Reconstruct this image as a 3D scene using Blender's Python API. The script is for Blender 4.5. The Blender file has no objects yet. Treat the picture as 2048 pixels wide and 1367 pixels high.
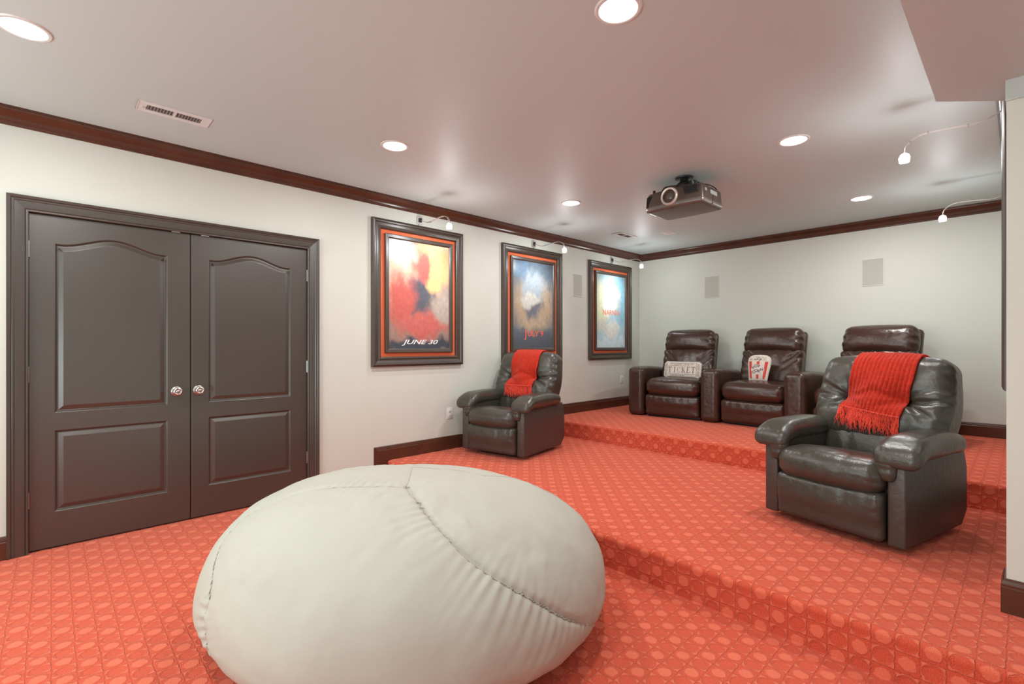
import bpy, bmesh, math, random
from mathutils import Vector, Matrix, noise
from mathutils.bvhtree import BVHTree
R = math.radians
scene = bpy.context.scene
COL = scene.collection
random.seed(7)

# ------------------------------------------------------------------ camera, world, light, exposure
cam_d = bpy.data.cameras.new('camera')
cam = bpy.data.objects.new('camera', cam_d); COL.objects.link(cam)
cam.location = (4.07, 0.0, 1.243)
cam.rotation_euler = (R(90), 0, R(46.5))
cam_d.sensor_width = 36.0
cam_d.lens = 970.0 / 2048 * 36.0
cam_d.shift_y = 0.0032
cam_d.clip_start = 0.02
scene.camera = cam

w = bpy.data.worlds.new('world'); scene.world = w; w.use_nodes = True
w.node_tree.nodes['Background'].inputs[0].default_value = (0.9, 0.97, 1, 1)
w.node_tree.nodes['Background'].inputs[1].default_value = 0.3

vs = scene.view_settings
vs.view_transform = 'Standard'; vs.look = 'None'; vs.gamma = 1.0
vs.use_curve_mapping = False
vs.exposure = 0.38
DOWN_W, LAMP_W = 12.5, 5.0

def area(name, loc, rot, sx, sy, energy, color=(1, 1, 1), shape='RECTANGLE'):
    l = bpy.data.lights.new(name, 'AREA'); l.shape = shape; l.size = sx
    if shape == 'RECTANGLE': l.size_y = sy
    l.energy = energy; l.color = color
    o = bpy.data.objects.new(name, l); COL.objects.link(o)
    o.location = loc; o.rotation_euler = rot
    return o
# unseen fill lights added behind and beside the camera to lift the ceiling neutrally
area('fill_light', (2.0, -2.85, 1.15), (R(132), 0, 0), 3.8, 1.7, 125, (0.80, 0.99, 1.0))
area('fill_light', (6.85, -0.4, 1.15), (R(122), 0, R(90)), 3.6, 1.7, 22, (0.80, 0.99, 1.0))

# ------------------------------------------------------------------ materials
def mat(name, col, rough=0.5, metal=0.0, spec=0.5, emit=None, es=0.0, var=0.0, vscale=5.0, bump=0.0, bscale=200.0,
        coat=0.0, bdist=0.002, sheen=0.0):
    m = bpy.data.materials.new(name); m.use_nodes = True
    nt = m.node_tree; b = nt.nodes['Principled BSDF']
    b.inputs['Base Color'].default_value = (*col, 1)
    b.inputs['Roughness'].default_value = rough
    b.inputs['Metallic'].default_value = metal
    b.inputs['Specular IOR Level'].default_value = spec
    b.inputs['Coat Weight'].default_value = coat
    b.inputs['Sheen Weight'].default_value = sheen
    if emit:
        b.inputs['Emission Color'].default_value = (*emit, 1)
        b.inputs['Emission Strength'].default_value = es
    tc = nt.nodes.new('ShaderNodeTexCoord')
    if var:
        n = nt.nodes.new('ShaderNodeTexNoise'); n.inputs['Scale'].default_value = vscale
        n.inputs['Detail'].default_value = 5
        r = nt.nodes.new('ShaderNodeMapRange'); r.inputs[3].default_value = 1 - var; r.inputs[4].default_value = 1 + var
        mx = nt.nodes.new('ShaderNodeVectorMath'); mx.operation = 'SCALE'
        mx.inputs[0].default_value = col
        nt.links.new(tc.outputs['Object'], n.inputs['Vector'])
        nt.links.new(n.outputs[0], r.inputs[0]); nt.links.new(r.outputs[0], mx.inputs['Scale'])
        nt.links.new(mx.outputs[0], b.inputs['Base Color'])
    if bump:
        n = nt.nodes.new('ShaderNodeTexNoise'); n.inputs['Scale'].default_value = bscale
        n.inputs['Detail'].default_value = 3
        bp = nt.nodes.new('ShaderNodeBump'); bp.inputs['Strength'].default_value = bump
        bp.inputs['Distance'].default_value = bdist
        nt.links.new(tc.outputs['Object'], n.inputs['Vector'])
        nt.links.new(n.outputs[0], bp.inputs['Height']); nt.links.new(bp.outputs[0], b.inputs['Normal'])
    return m

def leather(name, c1, c2, rough):
    m = bpy.data.materials.new(name); m.use_nodes = True
    nt = m.node_tree; N = nt.nodes; L = nt.links; b = N['Principled BSDF']
    tc = N.new('ShaderNodeTexCoord')
    n = N.new('ShaderNodeTexNoise'); n.inputs['Scale'].default_value = 6; n.inputs['Detail'].default_value = 6
    L.new(tc.outputs['Object'], n.inputs['Vector'])
    mx = N.new('ShaderNodeMix'); mx.data_type = 'RGBA'
    mx.inputs[6].default_value = (*c1, 1); mx.inputs[7].default_value = (*c2, 1)
    L.new(n.outputs[0], mx.inputs[0]); L.new(mx.outputs[2], b.inputs['Base Color'])
    b.inputs['Roughness'].default_value = rough
    b.inputs['Specular IOR Level'].default_value = 0.6
    v = N.new('ShaderNodeTexVoronoi'); v.inputs['Scale'].default_value = 260
    L.new(tc.outputs['Object'], v.inputs['Vector'])
    n2 = N.new('ShaderNodeTexNoise'); n2.inputs['Scale'].default_value = 22; n2.inputs['Detail'].default_value = 4
    L.new(tc.outputs['Object'], n2.inputs['Vector'])
    b1 = N.new('ShaderNodeBump'); b1.inputs['Strength'].default_value = 0.25; b1.inputs['Distance'].default_value = 0.0012
    b2 = N.new('ShaderNodeBump'); b2.inputs['Strength'].default_value = 0.4; b2.inputs['Distance'].default_value = 0.009
    L.new(v.outputs['Distance'], b1.inputs['Height']); L.new(n2.outputs[0], b2.inputs['Height'])
    L.new(b2.outputs[0], b1.inputs['Normal']); L.new(b1.outputs[0], b.inputs['Normal'])
    return m

def carpet_mat():
    """red-orange cut and loop carpet: grid of squares, alternately a looped disc and a framed sunk disc"""
    m = bpy.data.materials.new('carpet'); m.use_nodes = True
    nt = m.node_tree; N = nt.nodes; L = nt.links; b = N['Principled BSDF']
    uv = N.new('ShaderNodeUVMap'); uv.uv_map = 'UVMap'
    S = 1 / 0.072
    sc_ = N.new('ShaderNodeVectorMath'); sc_.operation = 'SCALE'; sc_.inputs['Scale'].default_value = S
    wob = N.new('ShaderNodeTexNoise'); wob.inputs['Scale'].default_value = 55; wob.inputs['Detail'].default_value = 1
    L.new(uv.outputs[0], wob.inputs['Vector'])
    wsub = N.new('ShaderNodeVectorMath'); wsub.operation = 'SUBTRACT'; wsub.inputs[1].default_value = (.5, .5, .5)
    L.new(wob.outputs['Color'], wsub.inputs[0])
    wsc = N.new('ShaderNodeVectorMath'); wsc.operation = 'SCALE'; wsc.inputs['Scale'].default_value = 0.16
    L.new(wsub.outputs[0], wsc.inputs[0])
    L.new(uv.outputs[0], sc_.inputs[0])
    add = N.new('ShaderNodeVectorMath'); add.operation = 'ADD'
    L.new(sc_.outputs[0], add.inputs[0]); L.new(wsc.outputs[0], add.inputs[1])
    fl = N.new('ShaderNodeVectorMath'); fl.operation = 'FLOOR'; L.new(add.outputs[0], fl.inputs[0])
    fr = N.new('ShaderNodeVectorMath'); fr.operation = 'FRACTION'; L.new(add.outputs[0], fr.inputs[0])
    sf = N.new('ShaderNodeSeparateXYZ'); L.new(fl.outputs[0], sf.inputs[0])
    su = N.new('ShaderNodeMath'); su.operation = 'ADD'; L.new(sf.outputs[0], su.inputs[0]); L.new(sf.outputs[1], su.inputs[1])
    def math_(op, a, b_=None, c_=None):
        n = N.new('ShaderNodeMath'); n.operation = op
        for i, v in enumerate((a, b_, c_)):
            if v is None: continue
            if isinstance(v, (int, float)): n.inputs[i].default_value = v
            else: L.new(v, n.inputs[i])
        return n.outputs[0]
    par = math_('FLOORED_MODULO', su.outputs[0], 2.0)          # 0 or 1
    ctr = N.new('ShaderNodeVectorMath'); ctr.operation = 'SUBTRACT'; ctr.inputs[1].default_value = (.5, .5, 0)
    L.new(fr.outputs[0], ctr.inputs[0])
    sx = N.new('ShaderNodeSeparateXYZ'); L.new(ctr.outputs[0], sx.inputs[0])
    ax = math_('ABSOLUTE', sx.outputs[0]); ay = math_('ABSOLUTE', sx.outputs[1])
    d = math_('SQRT', math_('ADD', math_('MULTIPLY', ax, ax), math_('MULTIPLY', ay, ay)))
    mxa = math_('MAXIMUM', ax, ay)
    def smooth(v, lo, hi):
        n = N.new('ShaderNodeMapRange'); n.interpolation_type = 'SMOOTHSTEP'
        n.inputs[1].default_value = lo; n.inputs[2].default_value = hi; L.new(v, n.inputs[0]); return n.outputs[0]
    disc = math_('SUBTRACT', 1.0, smooth(d, .31, .41))          # 1 in disc
    ring = math_('MULTIPLY', smooth(d, .42, .47), math_('SUBTRACT', 1.0, smooth(mxa, .43, .49)))   # corners of the framed cell
    line = smooth(mxa, .455, .49)                                # grid line
    light_a = math_('MULTIPLY', disc, math_('SUBTRACT', 1.0, par))
    light_b = math_('MULTIPLY', ring, par)
    light = math_('ADD', light_a, light_b)
    sunk = math_('MULTIPLY', disc, par)
    pile = N.new('ShaderNodeTexNoise'); pile.inputs['Scale'].default_value = 260; pile.inputs['Detail'].default_value = 4
    L.new(uv.outputs[0], pile.inputs['Vector'])
    big = N.new('ShaderNodeTexNoise'); big.inputs['Scale'].default_value = 3.0; big.inputs['Detail'].default_value = 4
    L.new(uv.outputs[0], big.inputs['Vector'])
    f = math_('ADD', math_('MULTIPLY', light, 0.42), math_('MULTIPLY', smooth(pile.outputs[0], .30, .66), 0.40))
    f = math_('SUBTRACT', f, math_('MULTIPLY', line, 0.06))
    f = math_('ADD', f, math_('MULTIPLY', big.outputs[0], 0.16))
    cr = N.new('ShaderNodeValToRGB'); L.new(f, cr.inputs[0])
    cr.color_ramp.elements[0].color = (0.52, 0.043, 0.019, 1)
    cr.color_ramp.elements[1].color = (0.82, 0.205, 0.118, 1)
    L.new(cr.outputs[0], b.inputs['Base Color'])
    b.inputs['Roughness'].default_value = 1.0; b.inputs['Specular IOR Level'].default_value = 0.1
    b.inputs['Sheen Weight'].default_value = 0.35; b.inputs['Sheen Roughness'].default_value = 0.5
    b.inputs['Sheen Tint'].default_value = (1, .5, .4, 1)
    h = math_('ADD', math_('MULTIPLY', light, 1.0), math_('MULTIPLY', sunk, -0.5))
    h = math_('SUBTRACT', h, math_('MULTIPLY', line, 0.4))
    bp = N.new('ShaderNodeBump'); bp.inputs['Strength'].default_value = 0.8; bp.inputs['Distance'].default_value = 0.004
    L.new(h, bp.inputs['Height'])
    bp2 = N.new('ShaderNodeBump'); bp2.inputs['Strength'].default_value = 0.7; bp2.inputs['Distance'].default_value = 0.002
    L.new(pile.outputs[0], bp2.inputs['Height']); L.new(bp.outputs[0], bp2.inputs['Normal'])
    L.new(bp2.outputs[0], b.inputs['Normal'])
    return m

def poster_mat(name, base, blobs, nz=0.25):
    """plain abstract colour composition; coordinates are the poster's own width and height (0..1, 0..1)
    blobs: (cu, cv, ru, rv, colour)"""
    m = bpy.data.materials.new(name); m.use_nodes = True
    nt = m.node_tree; N = nt.nodes; L = nt.links; b = N['Principled BSDF']
    uv = N.new('ShaderNodeUVMap'); uv.uv_map = 'UVMap'
    nn = N.new('ShaderNodeTexNoise'); nn.inputs['Scale'].default_value = 5; nn.inputs['Detail'].default_value = 7
    L.new(uv.outputs[0], nn.inputs['Vector'])
    s1 = N.new('ShaderNodeVectorMath'); s1.operation = 'SUBTRACT'; s1.inputs[1].default_value = (.5, .5, .5)
    L.new(nn.outputs['Color'], s1.inputs[0])
    s2 = N.new('ShaderNodeVectorMath'); s2.operation = 'SCALE'; s2.inputs['Scale'].default_value = nz
    L.new(s1.outputs[0], s2.inputs[0])
    ad = N.new('ShaderNodeVectorMath'); ad.operation = 'ADD'; L.new(uv.outputs[0], ad.inputs[0]); L.new(s2.outputs[0], ad.inputs[1])
    cur = None
    for (cu, cv, ru, rv, col) in blobs:
        sb = N.new('ShaderNodeVectorMath'); sb.operation = 'SUBTRACT'; sb.inputs[1].default_value = (cu, cv, 0)
        L.new(ad.outputs[0], sb.inputs[0])
        dv = N.new('ShaderNodeVectorMath'); dv.operation = 'MULTIPLY'; dv.inputs[1].default_value = (1 / ru, 1 / rv, 0)
        L.new(sb.outputs[0], dv.inputs[0])
        ln = N.new('ShaderNodeVectorMath'); ln.operation = 'LENGTH'; L.new(dv.outputs[0], ln.inputs[0])
        mr = N.new('ShaderNodeMapRange'); mr.interpolation_type = 'SMOOTHSTEP'
        mr.inputs[1].default_value = 0.5; mr.inputs[2].default_value = 1.15; mr.inputs[3].default_value = 1; mr.inputs[4].default_value = 0
        L.new(ln.outputs['Value'], mr.inputs[0])
        mx = N.new('ShaderNodeMix'); mx.data_type = 'RGBA'; L.new(mr.outputs[0], mx.inputs[0])
        if cur is None: mx.inputs[6].default_value = (*base, 1)
        else: L.new(cur, mx.inputs[6])
        mx.inputs[7].default_value = (*col, 1); cur = mx.outputs[2]
    n2 = N.new('ShaderNodeTexNoise'); n2.inputs['Scale'].default_value = 22; n2.inputs['Detail'].default_value = 6
    L.new(uv.outputs[0], n2.inputs['Vector'])
    mr = N.new('ShaderNodeMapRange'); mr.inputs[3].default_value = .72; mr.inputs[4].default_value = 1.28; L.new(n2.outputs[0], mr.inputs[0])
    sc2 = N.new('ShaderNodeVectorMath'); sc2.operation = 'SCALE'; L.new(cur, sc2.inputs[0]); L.new(mr.outputs[0], sc2.inputs['Scale'])
    L.new(sc2.outputs[0], b.inputs['Base Color'])
    b.inputs['Roughness'].default_value = 0.22
    b.inputs['Specular IOR Level'].default_value = 0.8
    return m

M = dict(
    wall=mat('wall_paint', (0.63, 0.65, 0.585), 0.55, bump=0.12, bscale=350, bdist=0.001),
    ceil=mat('ceiling_paint', (0.555, 0.63, 0.62), 0.5, bump=0.08, bscale=300, bdist=0.001),
    wood=mat('dark_wood', (0.085, 0.030, 0.016), 0.28, var=0.35, vscale=8, bump=0.05, bscale=60),
    door=mat('door_paint', (0.048, 0.037, 0.030), 0.34, spec=1.0, var=0.12, vscale=4, bump=0.05, bscale=120),
    duct=mat('duct_shadow', (0.10, 0.085, 0.08), 0.9, var=.1),
    dark=mat('dark_gap', (0.01, 0.008, 0.007), 0.9),
    nickel=mat('satin_nickel', (0.42, 0.41, 0.39), 0.32, 1.0, var=0.1, vscale=40),
    orange=mat('orange_mat', (0.78, 0.16, 0.06), 0.75, bump=0.15, bscale=400),
    frame=mat('frame_wood', (0.055, 0.038, 0.028), 0.33, spec=0.7, var=0.2, vscale=10),
    rec=leather('recliner_leather', (0.036, 0.033, 0.026), (0.066, 0.060, 0.048), 0.30),
    rec2=leather('recliner_vinyl', (0.050, 0.040, 0.035), (0.068, 0.054, 0.047), 0.40),
    thr=leather('theater_leather', (0.036, 0.016, 0.011), (0.066, 0.032, 0.022), 0.26),
    black=mat('black_plastic', (0.012, 0.012, 0.012), 0.35, var=0.2, vscale=30),
    throw=mat('throw_yarn', (0.86, 0.060, 0.028), 0.95, spec=0.1, var=0.3, vscale=60, bump=0.9, bscale=260, bdist=0.004, sheen=0.3),
    bag=mat('bag_canvas', (0.46, 0.45, 0.39), 0.75, spec=0.2, var=0.05, vscale=3, bump=0.35, bscale=14, bdist=0.006),
    seam=mat('seam_thread', (0.42, 0.38, 0.33), 0.8, var=0.1, vscale=50),
    white=mat('white_plastic', (0.72, 0.72, 0.70), 0.35, var=0.04, vscale=20),
    grille=mat('speaker_grille', (0.50, 0.50, 0.44), 0.7, bump=0.5, bscale=900, bdist=0.002),
    lens=mat('lamp_lens', (1, 1, 1), 0.4, emit=(1.0, 1.0, 1.0), es=6.0, var=0.01),
    off=mat('unlit_lens', (0.75, 0.75, 0.74), 0.4, var=0.02),
    halo=mat('halogen', (1, 1, 1), 0.3, emit=(0.93, 0.96, 1.0), es=35.0, var=0.01),
    carpet=carpet_mat(),
    pj1=mat('projector_shell', (0.085, 0.062, 0.050), 0.28, metal=0.25, var=0.15, vscale=12),
    pj2=mat('projector_base', (0.15, 0.13, 0.115), 0.35, metal=0.3, var=0.08, vscale=12),
    ring=mat('lens_ring', (0.62, 0.55, 0.48), 0.35, metal=0.3, var=0.04, vscale=20),
    glass=mat('lens_glass', (0.10, 0.085, 0.07), 0.15, var=0.1, vscale=20),
    label=mat('label_print', (0.34, 0.35, 0.35), 0.5, var=0.35, vscale=160),
    cream=mat('pillow_linen', (0.68, 0.62, 0.54), 0.9, var=0.08, vscale=12, bump=0.5, bscale=300),
    ink=mat('mauve_ink', (0.20, 0.085, 0.085), 0.9, var=0.15, vscale=60),
    redink=mat('red_ink', (0.62, 0.055, 0.045), 0.9, var=0.12, vscale=60),
    purple=mat('purple_ink', (0.10, 0.015, 0.06), 0.9, var=0.12, vscale=60),
    darkink=mat('dark_ink', (0.035, 0.03, 0.045), 0.9, var=0.12, vscale=60),
    letter_w=mat('white_lettering', (0.75, 0.76, 0.76), 0.4, var=0.05, vscale=60),
    letter_r=mat('red_lettering', (0.75, 0.11, 0.08), 0.4, var=0.05, vscale=60),
    letter_o=mat('orange_lettering', (0.78, 0.22, 0.12), 0.4, var=0.08, vscale=60),
    wire=mat('steel_wire', (0.75, 0.74, 0.72), 0.3, 0.9, var=0.05, vscale=60),
    shade=mat('lit_shade_glass', (0.9, 0.92, 0.95), 0.2, emit=(.93, .96, 1.0), es=1.6, var=0.01),
    bglass=mat('bulb_glass', (0.9, 0.92, 0.95), 0.05, var=0.01),
)
b = M['bglass'].node_tree.nodes['Principled BSDF']; b.inputs['Transmission Weight'].default_value = 1.0; b.inputs['IOR'].default_value = 1.45

# ------------------------------------------------------------------ helpers
def link(name, me, m, parent=None, smooth=False):
    if isinstance(me, bmesh.types.BMesh):
        bm = me; me = bpy.data.meshes.new(name); bm.to_mesh(me); bm.free()
    if smooth:
        me.polygons.foreach_set('use_smooth', [True] * len(me.polygons))
        if smooth is not True: me.set_sharp_from_angle(angle=R(smooth))
    if m is not None and not me.materials: me.materials.append(m)
    o = bpy.data.objects.new(name, me); COL.objects.link(o)
    if parent: o.parent = parent
    return o
def thing(name, label, cat, loc=(0, 0, 0), rz=0.0, group=None):
    o = bpy.data.objects.new(name, None); COL.objects.link(o)
    o.empty_display_size = 0.1
    o.location = loc; o.rotation_euler = (0, 0, rz)
    o['label'] = label; o['category'] = cat
    if group: o['group'] = group
    return o
def tag(o, label, cat, group=None):
    o['label'] = label; o['category'] = cat
    if group: o['group'] = group
    return o
def struct(name, bm, m, parent=None, label=None, smooth=False):
    o = link(name, bm, m, parent, smooth)
    if not parent: o['kind'] = 'structure'
    if label: o['label'] = label
    return o
def copy_tree(o, parent=None):
    c = o.copy(); COL.objects.link(c); c.parent = parent
    for ch in list(o.children): copy_tree(ch, c)
    return c
def box(x0, x1, y0, y1, z0, z1, bm=None, bev=0.0, seg=2):
    b_ = bmesh.new()
    vs_ = [b_.verts.new((x, y, z)) for x in (x0, x1) for y in (y0, y1) for z in (z0, z1)]
    for q in ((0, 1, 3, 2), (4, 6, 7, 5), (0, 4, 5, 1), (2, 3, 7, 6), (0, 2, 6, 4), (1, 5, 7, 3)):
        b_.faces.new([vs_[i] for i in q])
    if bev: bmesh.ops.bevel(b_, geom=list(b_.edges), offset=bev, segments=seg, affect='EDGES', profile=0.5)
    bmesh.ops.recalc_face_normals(b_, faces=b_.faces)
    if bm is None: return b_
    merge(bm, b_); return bm
def merge(bm, b_):
    me = bpy.data.meshes.new('tmp'); b_.to_mesh(me); b_.free(); bm.from_mesh(me); bpy.data.meshes.remove(me)
def cyl(p0, p1, r0, r1=None, n=16, bm=None, caps=True):
    r1 = r0 if r1 is None else r1
    b_ = bm if bm is not None else bmesh.new()
    p0 = Vector(p0); p1 = Vector(p1); d = (p1 - p0).normalized()
    a = d.orthogonal().normalized(); c = d.cross(a)
    A = [b_.verts.new(p0 + (a * math.cos(t) + c * math.sin(t)) * r0) for t in [2 * math.pi * i / n for i in range(n)]]
    B = [b_.verts.new(p1 + (a * math.cos(t) + c * math.sin(t)) * r1) for t in [2 * math.pi * i / n for i in range(n)]]
    for i in range(n): b_.faces.new((A[i], A[(i + 1) % n], B[(i + 1) % n], B[i]))
    if caps: b_.faces.new(A[::-1]); b_.faces.new(B)
    return b_
def lathe(prof, n=32, axis='z', origin=(0, 0, 0), bm=None):
    """prof: (radius, height) pairs along the axis"""
    b_ = bm if bm is not None else bmesh.new(); o = Vector(origin); rings = []
    def pt(r, h, t):
        x, y = r * math.cos(t), r * math.sin(t)
        return o + {'z': Vector((x, y, h)), 'y': Vector((x, h, y)), 'x': Vector((h, x, y))}[axis]
    for r, h in prof:
        rings.append([b_.verts.new(pt(0, h, 0))] if r < 1e-6 else [b_.verts.new(pt(r, h, 2 * math.pi * i / n)) for i in range(n)])
    for A, B in zip(rings, rings[1:]):
        for i in range(n):
            j = (i + 1) % n
            if len(A) == 1: b_.faces.new((A[0], B[i], B[j]))
            elif len(B) == 1: b_.faces.new((A[i], A[j], B[0]))
            else: b_.faces.new((A[i], A[j], B[j], B[i]))
    bmesh.ops.recalc_face_normals(b_, faces=b_.faces)
    return b_
def tube(pts, rad, n=6, bm=None):
    b_ = bm if bm is not None else bmesh.new()
    pts = [Vector(p) for p in pts]; rings = []; a = None
    for i, p in enumerate(pts):
        d = (pts[min(i + 1, len(pts) - 1)] - pts[max(i - 1, 0)]).normalized()
        a = (a - d * a.dot(d)).normalized() if a is not None else d.orthogonal().normalized()
        c = d.cross(a); r = rad[i] if isinstance(rad, (list, tuple)) else rad
        rings.append([b_.verts.new(p + (a * math.cos(t) + c * math.sin(t)) * r) for t in [2 * math.pi * k / n for k in range(n)]])
    for A, B in zip(rings, rings[1:]):
        for k in range(n): b_.faces.new((A[k], A[(k + 1) % n], B[(k + 1) % n], B[k]))
    b_.faces.new(rings[0][::-1]); b_.faces.new(rings[-1])
    return b_
def catmull(pts, m):
    pts = [Vector(p) for p in pts]; P = [pts[0] * 2 - pts[1]] + pts + [pts[-1] * 2 - pts[-2]]; out = []
    for i in range(1, len(P) - 2):
        for k in range(m):
            t = k / m; a, b_, c, d = P[i - 1], P[i], P[i + 1], P[i + 2]
            out.append(0.5 * ((2 * b_) + (c - a) * t + (2 * a - 5 * b_ + 4 * c - d) * t * t + (3 * b_ - a - 3 * c + d) * t ** 3))
    out.append(pts[-1]); return out
def rails(path, prof, to3d, closed=False):
    """mitred mouldings: one bmesh per segment. path 2D, prof = (offset to the left, out); to3d(u, v, out)"""
    n = len(path); P = [Vector(p) for p in path]; dirs = []
    segs = n if closed else n - 1
    for i in range(segs): dirs.append((P[(i + 1) % n] - P[i]).normalized())
    nor = [Vector((-d.y, d.x)) for d in dirs]
    def miter(i):
        if closed: a, b_ = nor[(i - 1) % n], nor[i % n]
        else: a, b_ = nor[max(i - 1, 0)], nor[min(i, segs - 1)]
        mm = (a + b_); return mm / mm.dot(a) if mm.length > 1e-6 else a
    out = []
    for s in range(segs):
        bm = bmesh.new(); e = (s + 1) % n; m0, m1 = miter(s), miter(e)
        if not closed and s == segs - 1: m1 = miter(n - 1)
        A = [bm.verts.new(to3d(*(P[s] + m0 * o), h)) for o, h in prof]
        B = [bm.verts.new(to3d(*(P[e] + m1 * o), h)) for o, h in prof]
        k = len(prof)
        for j in range(k): bm.faces.new((A[j], A[(j + 1) % k], B[(j + 1) % k], B[j]))
        bm.faces.new(A[::-1]); bm.faces.new(B)
        bmesh.ops.recalc_face_normals(bm, faces=bm.faces)
        out.append(bm)
    return out
def prism(poly, x0, x1, to3d=lambda a, b_, c: (c, a, b_), bev=0.0):
    bm = bmesh.new()
    A = [bm.verts.new(to3d(a, b_, x0)) for a, b_ in poly]; B = [bm.verts.new(to3d(a, b_, x1)) for a, b_ in poly]
    n = len(poly); bm.faces.new(A[::-1]); bm.faces.new(B)
    for i in range(n): bm.faces.new((A[i], A[(i + 1) % n], B[(i + 1) % n], B[i]))
    bmesh.ops.recalc_face_normals(bm, faces=bm.faces)
    if bev: bmesh.ops.bevel(bm, geom=list(bm.edges), offset=bev, segments=3, affect='EDGES', profile=0.5)
    return bm
def sstep(a, b_, x):
    t = max(0, min(1, (x - a) / (b_ - a))); return t * t * (3 - 2 * t)
def cushion(c, half, r, N=24, puff=(0, 0, 0), fn=None):
    """soft box; c centre, half sizes, r corner radius, puff = bulge along each axis, fn(pos, unit) -> pos"""
    bm = bmesh.new(); H = Vector(half); cache = {}; c = Vector(c)
    def vert(p):
        k = (round(p[0], 5), round(p[1], 5), round(p[2], 5))
        if k in cache: return cache[k]
        q = Vector((p[0] * H.x, p[1] * H.y, p[2] * H.z))
        inn = Vector([max(-(H[i] - r), min(H[i] - r, q[i])) for i in range(3)])
        d = q - inn
        pos = inn + d.normalized() * r
        for i in range(3):
            j, k2 = (i + 1) % 3, (i + 2) % 3
            wgt = (pos[i] / H[i]) * max(0, 1 - (pos[j] / H[j]) ** 2) * max(0, 1 - (pos[k2] / H[k2]) ** 2)
            pos[i] += puff[i] * wgt
        u = Vector((pos[0] / H.x, pos[1] / H.y, pos[2] / H.z))
        pos = pos + c
        if fn: pos = Vector(fn(pos, u))
        v = bm.verts.new(pos); cache[k] = v; return v
    # grid denser near the edges
    g = [math.sin((-1 + 2 * i / N) * math.pi / 2) * .45 + (-1 + 2 * i / N) * .55 for i in range(N + 1)]
    for ax in range(3):
        for s in (-1, 1):
            for i in range(N):
                for j in range(N):
                    q = []
                    for (a, b_) in ((i, j), (i + 1, j), (i + 1, j + 1), (i, j + 1)):
                        p = [0, 0, 0]; p[ax] = s; p[(ax + 1) % 3] = g[a]; p[(ax + 2) % 3] = g[b_]
                        q.append(vert(p))
                    if s < 0: q.reverse()
                    bm.faces.new(q)
    return bm
def text_bm(s, size, extr=0.0, shear=0.0, xs=1.0, bold=0.0):
    cu = bpy.data.curves.new('txt', 'FONT'); cu.body = s; cu.size = size; cu.align_x = 'CENTER'; cu.align_y = 'CENTER'
    cu.extrude = extr; cu.shear = shear; cu.offset = bold; cu.resolution_u = 3
    o = bpy.data.objects.new('txt', cu); COL.objects.link(o)
    dg = bpy.context.evaluated_depsgraph_get(); me = bpy.data.meshes.new_from_object(o.evaluated_get(dg))
    bm = bmesh.new(); bm.from_mesh(me)
    for v in bm.verts: v.co.x *= xs
    bpy.data.objects.remove(o); bpy.data.curves.remove(cu); bpy.data.meshes.remove(me)
    return bm

# ------------------------------------------------------------------ room shell
H, D, XR = 2.617, 6.57, 4.045          # ceiling height, back wall, right wall
Z1, Z2, Y1, Y2 = 0.177, 0.354, 2.262, 4.37
def carpet_strip(name, prof, x0, x1):
    """profile in (y, z), extruded along x with an unrolled UV so the pattern wraps the nosing"""
    bm = bmesh.new(); uvl = bm.loops.layers.uv.new('UVMap'); s = 0; S_ = [0]
    for a, b_ in zip(prof, prof[1:]): s += math.dist(a, b_); S_.append(s)
    A = [bm.verts.new((x0, y, z)) for y, z in prof]; B = [bm.verts.new((x1, y, z)) for y, z in prof]
    for i in range(len(prof) - 1):
        f = bm.faces.new((A[i], B[i], B[i + 1], A[i + 1]))
        for l, (u, v) in zip(f.loops, ((x0, S_[i]), (x1, S_[i]), (x1, S_[i + 1]), (x0, S_[i + 1]))): l[uvl].uv = (u, v + prof[0][0])
    return struct(name, bm, M['carpet'], smooth=60)
def nose(y, z0, z1, r=0.035):
    return [(y, z0)] + [(y, z0 + (z1 - r - z0) * k / 3) for k in (1, 2)] + \
           [(y + r - r * math.cos(t) - .006 * math.sin(2 * t), z1 - r + r * math.sin(t)) for t in [math.pi / 2 * k / 8 for k in range(9)]]
carpet_strip('floor', [(-3, 0), (Y1, 0)], -0.05, 7)
carpet_strip('platform', nose(Y1, 0, Z1) + [(Y2, Z1)], 0, 7)
carpet_strip('platform', nose(Y2, Z1, Z2) + [(D, Z2)], 0, XR + .02)
# left wall with the closet opening
DY0, DY1, DZ = -0.104, 1.536, 2.04
bm = bmesh.new()
for r_ in ((-3, DY0, 0, H), (DY1, D, 0, H), (DY0, DY1, DZ, H)): box(-0.12, 0, r_[0], r_[1], r_[2], r_[3], bm)
struct('wall_left', bm, M['wall'])
struct('wall_back', box(-0.1, XR + .1, D, D + .1, 0, H), M['wall'])
struct('wall_right', box(XR, XR + .12, 2.9, D, Z1 - .1, H), M['wall'])
struct('wall_front', box(-0.1, 7.1, -3.1, -3.0, 0, H), M['wall'])
struct('wall_side', box(7, 7.1, -3, 2.9, 0, H), M['wall'])
bm = box(4.024, 7.0, 2.77, 2.9, Z1, 2.30)
struct('wall_corner', bm, M['wall'], label='beige wall end at the right edge of the platform')
struct('trim_2', box(4.021, 7.0, 2.764, 2.9, 2.217, 2.31), M['ceil'], label='pale band above the wall end under the soffit')
struct('ceiling', box(-0.12, 7.1, -3.1, D + .1, H, H + .06), M['ceil'])
bm = prism([(3.81, -3.0), (3.81, 2.786), (4.024, 3.0), (7.0, 3.0), (7.0, -3.0)], 2.30, H + .01, lambda a, b_, c: (a, b_, c))
struct('soffit', bm, M['ceil'], label='dropped soffit over the right side of the room')
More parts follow.
